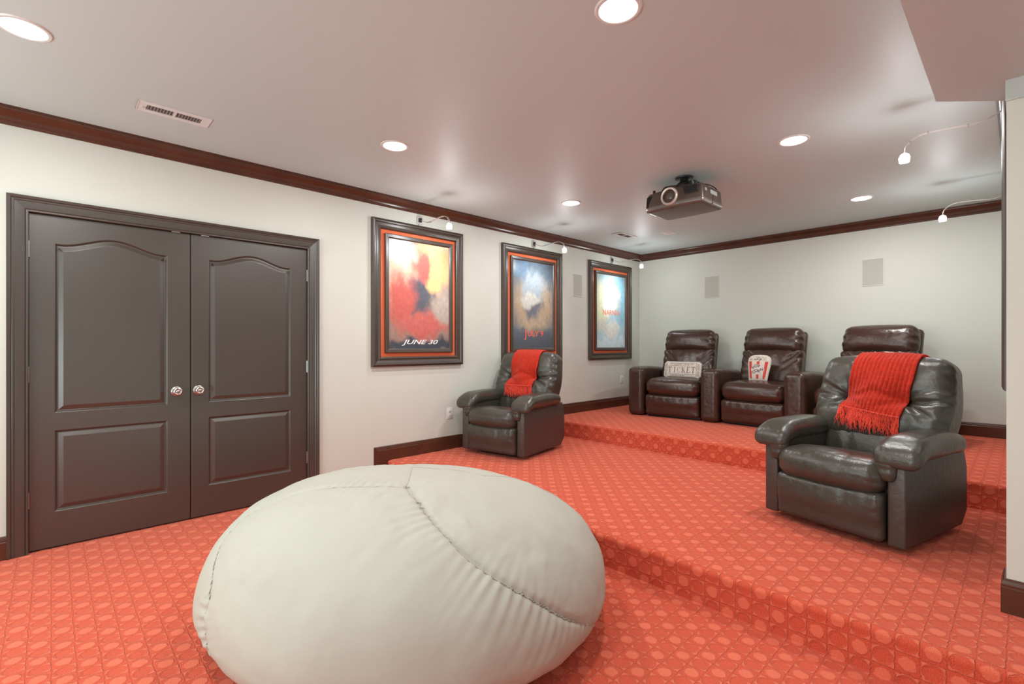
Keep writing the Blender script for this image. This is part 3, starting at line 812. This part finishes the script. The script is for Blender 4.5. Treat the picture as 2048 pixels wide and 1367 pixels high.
def make_throw(label, loc, rz, bk, xa, xb, zf, zb, skew, hemskew=0.0, flen=.10):
    """knitted throw laid over the top of a backrest; follows that cushion's own surface"""
    t = thing('throw_blanket', label, 'blanket', loc, rz, 'red fringed throws on the recliners')
    bmb = bmesh.new(); bmb.from_mesh(bk.data)
    shell = [c for c in bk.parent.children if c.name.startswith('back_shell')][0]
    bmb.from_mesh(shell.data); bvh = BVHTree.FromBMesh(bmb)
    # pull the ray pattern round an axis inside the head of the cushion
    ay, az = .27, .86
    def path(v):
        """v 0..1 : rays (origin, direction) from the front hem over the top to the rear hem"""
        if v < .50: z = zf + (az - zf) * (v / .50); return Vector((0, ay - .8, z)), Vector((0, 1, 0))
        if v < .80:
            a = math.pi * (v - .50) / .30; d = Vector((0, math.cos(a), -math.sin(a)))
            return Vector((0, ay, az)) - d * .8, d
        z = az + (zb - az) * ((v - .80) / .20); return Vector((0, ay + .8, z)), Vector((0, -1, 0))
    NU, NV = 130, 110
    def surf(x, v):
        o, d = path(v); o = o.copy(); o.x = x
        hit = bvh.ray_cast(o, d)[0]
        return (hit - d * 0.012) if hit else None
    cols = []
    KU = 18
    coarse = []
    for i in range(KU + 1):
        row = []; sk = hemskew * (i / KU - .5)
        for j in range(NV + 1):
            v = j / NV; v = v if v > .45 else v + sk * (1 - v / .45); xx = xa + (xb - xa) * i / KU + skew * (v - .1)
            p = surf(max(-.30, min(.30, xx)), v); row.append(p if p else (row[-1].copy() if row else Vector((xx, .1, zf))))
            row[-1].x = xx
        j0 = int(.36 * NV)
        for j in range(j0, -1, -1): row[j].y = min(row[j].y, row[j + 1].y + .0012)
        # relax along the length: cloth bridges hollows
        for _ in range(10):
            for j in range(1, NV):
                a = (row[j - 1] + row[j + 1]) / 2
                o, d = path(j / NV)
                if (row[j] - a).dot(d) > 0: row[j] = row[j] * .3 + a * .7
        coarse.append(row)
    for _ in range(8):
        for i in range(1, KU):
            for j in range(NV + 1):
                a = (coarse[i - 1][j] + coarse[i + 1][j]) / 2; o, d = path(j / NV)
                if (coarse[i][j] - a).dot(d) > 0: coarse[i][j] = coarse[i][j] * .4 + a * .6
    bm = bmesh.new(); grid = []
    for i in range(NU + 1):
        f = i / NU * KU; k = min(KU - 1, int(f)); f -= k; row = []
        for j in range(NV + 1):
            p = coarse[k][j].lerp(coarse[k + 1][j], f); d = path(j / NV)[1]
            rib = .0075 * abs(math.sin(i / NU * math.pi * 15)) ** .5 + .0012 * math.sin(j * 2.2) + .004 * nz(p.x * 8, j * .05)
            if j < 5: rib += .002 * math.sin(i * .5)
            row.append(bm.verts.new(p - d * rib))
        grid.append(row)
    for i in range(NU):
        for j in range(NV): bm.faces.new((grid[i][j], grid[i + 1][j], grid[i + 1][j + 1], grid[i][j + 1]))
    hem = [grid[i][0].co.copy() for i in range(NU + 1)]
    res = bmesh.ops.solidify(bm, geom=list(bm.faces), thickness=-.006)
    link('knit_cloth', bm, M['throw'], t, smooth=True)
    # fringe
    fb = bmesh.new(); rnd = random.Random(int(abs(xa) * 1000))
    lumb = bmesh.new()
    for c in bk.parent.children:
        if c.name.split('.')[0] in ('backrest', 'lumbar_cushion', 'seat'): lumb.from_mesh(c.data)
    bv2 = BVHTree.FromBMesh(lumb)
    for k in range(26):
        i = int((k + .5) / 26 * NU); p0 = hem[i]
        # knot
        bmesh.ops.create_icosphere(fb, subdivisions=1, radius=.0065, matrix=Matrix.Translation(p0 + Vector((0, -.004, -.004))))
        for q in range(6):
            ln = flen * rnd.uniform(.75, 1.2); sw = rnd.uniform(-.028, .028); pts = []
            for m_ in range(8):
                f = m_ / 7
                x = p0.x + (q - 2.5) * .0022 + sw * f * f + .004 * math.sin(f * 9 + q * 2 + k); z = p0.z - ln * f
                hit = bv2.ray_cast(Vector((x, -.8, z)), Vector((0, 1, 0)))[0]
                y = (hit.y if hit else p0.y) - .008 - .004 * rnd.random()
                y = min(y, p0.y + .02 * f, py) if m_ else p0.y - .002
                py = y + .012
                pts.append(Vector((x, y, z)))
            tube(pts, [.0024] * 5 + [.0022, .0018, .0009], 4, fb)
    fo = link('fringe', fb, M['throw'], t, smooth=True)
    fo['kind'] = 'stuff'
    bmb.free(); lumb.free()
    return t
ra, bka = make_recliner('brown tufted leather recliner against the left wall under the dark poster', (.475, 3.46, Z1), R(12))
rb, bkb = make_recliner('large brown tufted leather recliner in the right foreground of the platform', (3.40, 3.585, Z1), R(-13.5))
make_throw('red ribbed fringed throw over the back of the left-wall recliner', ra.location, R(12), bka, -.165, .165, .655, .72, .03, 0.0, .12)
make_throw('red ribbed fringed throw over the back of the large right recliner', rb.location, R(-13.5), bkb, -.168, .172, .665, .72, .06, -.10, .125)

# ------------------------------------------------------------------ theater seats (curved row of three)
def theater_back(t):
    lean = tilt_fn(.52, .42, R(16))
    def head(p, u):
        x, y, z = p
        e = .33 - abs(x); fr_ = sstep(.2, -.5, u.y)
        for s_ in (-1, 1): y += .004 * crease(x - s_ * .095, .005) * fr_; z -= .003 * crease(x - s_ * .095, .005) * max(0, u.z)
        y += pucker(e, z, 80, .013, .045) * fr_
        z += pucker(e, y, 90, .004, .030) * max(0, u.z)
        x *= 1 - .04 * sstep(.93, 1.12, z)
        return lean((x, y, z))
    link('headrest', cushion((0, .560, .968), (.328, .090, .152), .085, 40, (0, .042, .012), head), M['thr'], t, smooth=True)
    def low(p, u):
        x, y, z = p; fr_ = sstep(.2, -.5, u.y)
        for s_ in (-1, 1): y += .006 * crease(x - s_ * .10, .006) * fr_
        y += pucker(.85 - z, x, 60, .006, .08) * fr_ + pucker(.33 - abs(x), z, 60, .008, .05) * fr_
        y += (.018 * crease((z - .72) - .9 * (abs(x) - .17), .018) + .016 * crease((z - .64) - .9 * (abs(x) - .17), .016)) * fr_ * sstep(.1, .2, abs(x))
        y += .005 * nz(x * 8, z * 8) * fr_
        return lean((x, y, z))
    link('backrest', cushion((0, .575, .655), (.328, .080, .22), .050, 36, (0, .035, 0), low), M['thr'], t, smooth=True)
    link('back_shell', cushion((0, .635, .70), (.330, .045, .40), .035, 14, (0, .0, 0), lambda p, u: lean(p)), M['thr'], t, smooth=True)
def theater_seat(label, loc, rz):
    t = thing('theater_seat', label, 'theater seat', loc, rz, 'theater seats in the back row')
    theater_back(t)
    W_ = .332
    def seat(p, u):
        x, y, z = p; e = W_ - abs(x)
        for s_ in (-1, 1): z -= .004 * crease(x - s_ * .11, .005) * max(0, u.z); y += .004 * crease(x - s_ * .11, .005) * max(0, -u.y)
        z += pucker(e, y, 80, .004, .03) * max(0, u.z); y += pucker(e, z, 90, .005, .03) * max(0, -u.y)
        y -= .016 * math.cos(min(1, abs(x) / W_) * math.pi / 2) * sstep(0, -.8, u.y)
        z += .004 * nz(x * 7, y * 7) * max(0, u.z)
        return (x, y, z)
    link('seat', cushion((0, .26, .375), (W_, .28, .098), .080, 34, (0, .01, .022), seat), M['thr'], t, smooth=True)
    def foot(p, u):
        x, y, z = p
        for s_ in (-1, 1): y += .005 * crease(x - s_ * .10, .005) * max(0, -u.y)
        y += (pucker(W_ - abs(x), z, 80, .004, .03) + pucker(.275 - z, x, 75, .004, .05)) * max(0, -u.y)
        y -= .012 * sstep(.12, .2, z) * max(0, -u.y)
        return (x, y, z)
    link('footrest', cushion((0, .055, .155), (W_, .055, .125), .035, 30, (0, .012, 0), foot), M['thr'], t, smooth=True)
    link('seat_base', box(-.33, .33, .08, .66, .0, .28, bev=.01), M['black'], t)
    return t
def theater_arm(t, loc, rz, wf=.205, wb=.27):
    """wedge console arm, placed in the room and carried by seat t"""
    def fn(p, u):
        x, y, z = p
        k = sstep(0, .75, y); wdt = wf + (wb - wf) * k
        x = x / .1 * wdt / 2
        z -= .02 * sstep(.25, .75, y) * (1 if u.z > 0 else 0)
        for q in (.012,): pass
        y += .0 
        z += .003 * nz(x * 9, y * 9) * max(0, u.z)
        z += .003 * crease(y - .10, .006) * max(0, u.z)
        x += .0025 * crease(y - .075, .006) * (1 if u.x > 0 else -1) * min(1, abs(u.x))
        return (x, y, z)
    bm = cushion((0, .385, .308), (.1, .385, .300), .055, 30, (.010, 0, .012), fn)
    inv = (Matrix.Translation(t.location) @ Matrix.Rotation(t.rotation_euler.z, 4, 'Z')).inverted()
    m_ = inv @ (Matrix.Translation(loc) @ Matrix.Rotation(rz, 4, 'Z'))
    bmesh.ops.transform(bm, matrix=m_, verts=bm.verts)
    return link('armrest', bm, M['thr'], t, smooth=True)
s1 = theater_seat('leftmost brown leather theater seat holding the ticket pillow', (1.135, 5.44, Z2), R(8))
s2 = theater_seat('middle brown leather theater seat holding the popcorn pillow', (2.04, 5.49, Z2), R(0))
s3 = theater_seat('rightmost brown leather theater seat behind the large recliner', (2.955, 5.42, Z2), R(-9))
theater_arm(s1, (.672, 5.385, Z2), R(9)); theater_arm(s1, (1.585, 5.46, Z2), R(4))
theater_arm(s2, (2.468, 5.44, Z2), R(-4)); theater_arm(s3, (3.40, 5.36, Z2), R(-9))

# ------------------------------------------------------------------ printed pillows
def pillow(name, outline, T, label, cat, loc, rz, tilt, group=None):
    t = bpy.data.objects.new(name, None); COL.objects.link(t); t.location = loc; t.rotation_mode = 'XYZ'
    t.rotation_euler = (tilt, 0, rz); tag(t, label, cat, group)
    bm = bmesh.new(); NA, NR = len(outline), 14
    cx_ = sum(p[0] for p in outline) / NA; cz_ = (max(p[1] for p in outline) + min(p[1] for p in outline)) / 2
    for s_ in (-1, 1):
        rings = [[bm.verts.new((cx_, s_ * T, cz_))]]
        for k in range(1, NR + 1):
            rho = math.sin(k / NR * math.pi / 2); hh = T * max(0, 1 - rho ** 3.0) ** .6
            rings.append([bm.verts.new((cx_ + (x - cx_) * rho, s_ * (hh + .002 * nz(x * 20, z * 20 + s_) * (1 - rho)), cz_ + (z - cz_) * rho)) for x, z in outline])
        for A, B in zip(rings, rings[1:]):
            for i in range(NA):
                j = (i + 1) % NA
                bm.faces.new((A[0], B[i], B[j]) if len(A) == 1 else (A[i], A[j], B[j], B[i]))
    bmesh.ops.remove_doubles(bm, verts=bm.verts, dist=.0001)
    bmesh.ops.recalc_face_normals(bm, faces=bm.faces)
    bvh = BVHTree.FromBMesh(bm)
    body_ = link('pillow_cover', bm, M['cream'], t, smooth=True)
    def stamp(b_, m_, nm='lettering', off=.0016):
        for _ in range(2):
            long_ = [e for e in b_.edges if e.calc_length() > .012]
            if long_: bmesh.ops.subdivide_edges(b_, edges=long_, cuts=2)
        bmesh.ops.triangulate(b_, faces=b_.faces)
        for v in b_.verts:
            hit = bvh.ray_cast(Vector((v.co.x, -.5, v.co.z)), Vector((0, 1, 0)))[0]
            v.co.y = (hit.y if hit else 0) - off
        return link(nm, b_, m_, body_)
    return t, stamp
def flat_text(s, size, x, z, rot=0, xs=1.0, bold=0.0):
    b_ = text_bm(s, size, 0, 0, xs, bold)
    for v in b_.verts:
        a, c = v.co.x, v.co.y
        v.co = Vector((x + a * math.cos(rot) - c * math.sin(rot), 0, z + a * math.sin(rot) + c * math.cos(rot)))
    return b_
def quad(b_, x0, x1, z0, z1, x2=None, x3=None, n=6):
    x2 = x0 if x2 is None else x2; x3 = x1 if x3 is None else x3      # top edge
    rows = [[b_.verts.new((x0 + (x2 - x0) * k / n, 0, z0 + (z1 - z0) * k / n)), b_.verts.new((x1 + (x3 - x1) * k / n, 0, z0 + (z1 - z0) * k / n))] for k in range(n + 1)]
    for A, B in zip(rows, rows[1:]): b_.faces.new((A[0], A[1], B[1], B[0]))
# ticket pillow: rectangle with bitten corners
W2, H2 = .235, .105
out = []
def arc(cx_, cz_, r_, a0, a1, n):
    return [(cx_ + r_ * math.cos(R(a0 + (a1 - a0) * k / n)), cz_ + r_ * math.sin(R(a0 + (a1 - a0) * k / n))) for k in range(n + 1)]
def dense(p, q, n): return [(p[0] + (q[0] - p[0]) * k / n, p[1] + (q[1] - p[1]) * k / n) for k in range(1, n)]
cr_ = .020
a1_ = arc(-W2, -H2, cr_, 90, 0, 4); a2_ = arc(W2, -H2, cr_, 180, 90, 4); a3_ = arc(W2, H2, cr_, 270, 180, 4); a4_ = arc(-W2, H2, cr_, 0, -90, 4)
out = a1_ + dense(a1_[-1], a2_[0], 12) + a2_ + dense(a2_[-1], a3_[0], 6) + a3_ + dense(a3_[-1], a4_[0], 12) + a4_ + dense(a4_[-1], a1_[0], 6)
tp, stamp = pillow('throw_pillow', out, .042, 'pale ticket-shaped pillow lettered TICKET on leftmost theater seat', 'pillow', (1.125, 5.745, Z2 + .580), R(6), R(-14))
def serif_word():
    # slab-serif capitals T I C K E T drawn as strokes
    for n_, ch in enumerate('TICKET'):
        cx_ = (-2.45 + n_ * .98) * .060 + (.004 if ch == 'I' else 0); b_ = bmesh.new(); t_, h0, h1 = .0065, -.044, .030
        def bar(x0, x1, z0, z1): quad(b_, cx_ + x0, cx_ + x1, z0, z1, n=3)
        if ch == 'T':
            bar(-t_ / 1.6, t_ / 1.6, h0, h1); bar(-.024, .024, h1 - .006, h1); bar(-.024, -.020, h1 - .018, h1 - .006); bar(.020, .024, h1 - .018, h1 - .006); bar(-.011, .011, h0, h0 + .003)
        elif ch == 'I': bar(-t_ / 1.6, t_ / 1.6, h0, h1); bar(-.011, .011, h0, h0 + .003); bar(-.011, .011, h1 - .003, h1)
        elif ch == 'E':
            bar(-.016, -.008, h0, h1); bar(-.021, .019, h1 - .005, h1); bar(-.021, .019, h0, h0 + .005); bar(-.008, .008, -.010, -.005); bar(.015, .019, h0 + .005, h0 + .016); bar(.015, .019, h1 - .016, h1 - .005)
        elif ch == 'K':
            bar(-.018, -.010, h0, h1); bar(-.023, -.005, h0, h0 + .003); bar(-.023, -.005, h1 - .003, h1)
            quad(b_, cx_ - .010, cx_ - .006, -.010, h1, cx_ + .013, cx_ + .017, n=3); quad(b_, cx_ + .012, cx_ + .021, h0, -.003, cx_ - .006, cx_ + .002, n=3)
            bar(.008, .024, h0, h0 + .003); bar(.008, .022, h1 - .003, h1)
        elif ch == 'C':
            q = []
            for k in range(15):
                a = R(40 + k * 280 / 14); w_ = .0018 + .0045 * abs(math.cos(a)) ** 2
                q.append([b_.verts.new((cx_ + (.021 - d_) * math.cos(a), 0, -.007 + (.037 - d_) * math.sin(a))) for d_ in (0, w_)])
            for A_, B_ in zip(q, q[1:]): b_.faces.new((A_[0], B_[0], B_[1], A_[1]))
            bar(.013, .0165, .008, .026)
        stamp(b_, M['ink'], 'letter')
serif_word()
stamp(flat_text('*** ADMIT ONE ***', .034, 0, .062, 0, 1.05), M['ink'])
stamp(flat_text('ADMIT ONE', .030, -.203, -.0, R(90), .95), M['ink']); stamp(flat_text('ADMIT ONE', .030, .203, 0, R(-90), .95), M['ink'])
stamp(flat_text('ADMIT ONE', .020, -.05, -.078, 0, 1.6), M['ink'])
b_ = bmesh.new(); hw, hh = .172, .048
for x0, x1, z0, z1 in ((-.182, .182, .080, .083), (-.182, .182, -.094, -.091), (-.185, -.182, -.094, .083), (.182, .185, -.094, .083), (-.165, .165, .043, .046), (-.165, .165, -.062, -.059)):
    quad(b_, x0, x1, z0, z1)
stamp(b_, M['ink'], 'printed_border')
# popcorn pillow
out = []
prof = [(.098, -.150), (.104, -.09), (.112, -.03), (.121, .03), (.124, .075), (.121, .105), (.105, .130), (.075, .147), (.038, .154), (0, .156)]
rr = catmull([(a, c, 0) for a, c in prof], 3)
right_ = [(p.x, p.y) for p in rr]; left_ = [(-x, z) for x, z in right_[::-1]][1:]
out = right_ + left_ + dense(left_[-1], right_[0], 12)
pp, stamp = pillow('throw_pillow', out, .040, 'popcorn-tub pillow with red stripes on the middle theater seat', 'pillow', (2.015, 5.80, Z2 + .630), R(0), R(-14))
b_ = bmesh.new()
for k in range(5):
    if k % 2: continue
    t0, t1 = -1 + 2 * (k + .15) / 5, -1 + 2 * (k + .85) / 5
    quad(b_, .085 * t0, .085 * t1, -.126, .070, .108 * t0, .108 * t1, 10)
stamp(b_, M['redink'], 'red_stripes', .0012)
b_ = bmesh.new(); bmesh.ops.create_circle(b_, cap_ends=True, segments=32, radius=1)
for v in b_.verts: v.co = Vector((v.co.x * .070, 0, -.022 + v.co.y * .058))
bmesh.ops.poke(b_, faces=list(b_.faces))
stamp(b_, M['cream'], 'printed_oval', .0028)
for ch, x, z, an in (('P', -.043, -.008, 35), ('O', -.020, .015, 12), ('P', .012, .013, -10), ('C', -.036, -.054, 30), ('O', -.013, -.038, 14), ('R', .016, -.043, 2), ('N', .044, -.024, 16)):
    stamp(flat_text(ch, .046, x, z, R(an), 1.0, .0006), M['purple'], 'letter', .0042)
b_ = bmesh.new(); rnd = random.Random(3)
for k in range(70):
    a = rnd.uniform(0, math.pi); r_ = rnd.uniform(.1, .95); x, z = .100 * r_ * math.cos(a), .082 + .060 * r_ * math.sin(a); s_ = rnd.uniform(.0022, .0042)
    b_.faces.new([b_.verts.new((x + s_ * math.cos(q * 1.2566 + k), 0, z + s_ * math.sin(q * 1.2566 + k))) for q in range(5)])
o = stamp(b_, M['darkink'], 'popcorn_specks', .0014)

# ------------------------------------------------------------------ giant beanbag
BC = Vector((2.03, 1.27, 0)); 
BB = thing('beanbag', 'giant cream canvas beanbag in the foreground below the platform step', 'beanbag', BC, 0)

def beanbag():
    a, b, zc, bu, e1, e2, rot, tx, ty, bl = .931, .882, .19, .447, .801, .969, .083, .102, -.193, .275
    main = [(0.238, -0.179, 0.65), (0.424, -0.229, 0.628), (0.549, -0.246, 0.593), (0.668, -0.237, 0.542), (0.759, -0.198, 0.488), (0.835, -0.138, 0.424),
            (0.896, -0.036, 0.343), (0.921, 0.084, 0.256), (0.871, 0.282, 0.137)]
    left = [(0.238, -0.179, 0.65), (0.147, -0.278, 0.65), (-0.006, -0.4, 0.636), (-0.098, -0.495, 0.611), (-0.193, -0.58, 0.571), (-0.27, -0.65, 0.51), (-0.27, -0.718, 0.465),
            (-0.225, -0.767, 0.431), (-0.159, -0.807, 0.403), (-0.079, -0.836, 0.371), (-0.02, -0.86, 0.324), (0.0, -0.876, 0.262), (0.026, -0.881, 0.20), (0.06, -0.878, 0.12)]
    up = [(0.238, -0.179, 0.65), (0.169, -0.125, 0.65), (0.039, -0.033, 0.642), (-.10, .06, .62)]
    rear = [(-.10, .06, .62), (.05, .18, .615), (0.18, 0.288, 0.604), (0.20, 0.414, 0.574), (0.23, 0.5, 0.54), (0.30, 0.56, 0.50), (0.45, 0.62, 0.40), (.52, .68, .25)]
    from mathutils.kdtree import KDTree
    seams = [(catmull(main, 24), 1.25, 1), (catmull(left, 18), 1.0, 1), (catmull(up, 12), .35, 1), (catmull(rear, 18), .25, 1)]
    NT, NP = 460, 200
    def raw(th, ph):
        cp = math.cos(ph) ** e1 if ph < math.pi / 2 - 1e-6 else 0
        sp = math.sin(ph); sp = math.copysign(abs(sp) ** e2, sp)
        x = a * cp * math.cos(th); y = b * cp * math.sin(th)
        z = zc + (bu * (1 + tx * x + ty * y) if sp > 0 else bl) * sp
        return Vector((x * math.cos(rot) - y * math.sin(rot), x * math.sin(rot) + y * math.cos(rot), max(z, 0.0)))
    kds = []
    for pts, amp, side in seams:
        kd = KDTree(len(pts)); run = [0]
        for i, p in enumerate(pts):
            kd.insert(p, i)
            if i: run.append(run[-1] + (p - pts[i - 1]).length)
        kd.balance(); kds.append((kd, pts, run, amp, side))
    cen = Vector((0, 0, .2))
    def disp(p):
        if p.z <= 0.001: return p
        n = (p - cen); n.z *= 1.6; n.normalize(); h = 0.0
        for kd, pts, run, amp, side in kds:
            q, i, d = kd.find(p)
            if d > .22: continue
            j = min(i, len(pts) - 2); tg = (pts[j + 1] - pts[j]).normalized()
            sd = (p - pts[i]).dot(tg.cross(n))                 # signed side
            s_ = run[i] + (p - pts[i]).dot(tg)
            h -= .009 * amp * math.exp(-(d / .010) ** 2) + .005 * amp * math.exp(-d / .05)
            g = 1.0 if sd * side > 0 else .30
            end = sstep(0, .05, run[i]) 
            mod = .55 + .9 * nz(s_ * 3.1, 4.2)
            h += .0085 * amp * g * end * max(.15, mod) * math.sin(s_ * 165 + 3.5 * nz(s_ * 6, 1.3) + d * 12 * nz(s_ * 11, 7)) * sstep(0, .012, d) * math.exp(-d / (.060 * (1.1 + nz(s_ * 14, 3))))
        # slumped cloth: broad dents and small foam lumps
        h += .010 * nz(p.x * 2.2, p.y * 2.2, p.z * 2.2) + .006 * nz(p.x * 6, p.y * 6, p.z * 6)
        c = nz(p.x * 17, p.y * 17, p.z * 17); h += .0050 * c * abs(c) * 2.5 * (.5 + nz(p.x * 2, p.y * 2, 5) * 1.2)
        return p + n * h * sstep(0, .06, p.z)
    bm = bmesh.new(); rows = []
    for j in range(NP + 1):
        ph = -math.pi / 2 + math.pi * j / NP
        if j in (0, NP): rows.append([bm.verts.new(disp(raw(0, ph)))]); continue
        rows.append([bm.verts.new(disp(raw(2 * math.pi * i / NT, ph))) for i in range(NT)])
    for A, B in zip(rows, rows[1:]):
        for i in range(NT):
            k = (i + 1) % NT
            if len(A) == 1: bm.faces.new((A[0], B[k], B[i]))
            elif len(B) == 1: bm.faces.new((A[i], A[k], B[0]))
            else: bm.faces.new((A[i], A[k], B[k], B[i]))
    bmesh.ops.recalc_face_normals(bm, faces=bm.faces)
    bvh = BVHTree.FromBMesh(bm)
    link('bag_cover', bm, M['bag'], BB, smooth=True)
    for pts, amp, side in seams:
        q = []
        for p in pts:
            co, no, _, _ = bvh.find_nearest(p); q.append(co + no * .0005)
        o = link('seam', tube(q, .0022 if amp > .5 else .0016, 6), M['seam'], BB, smooth=True)
beanbag()
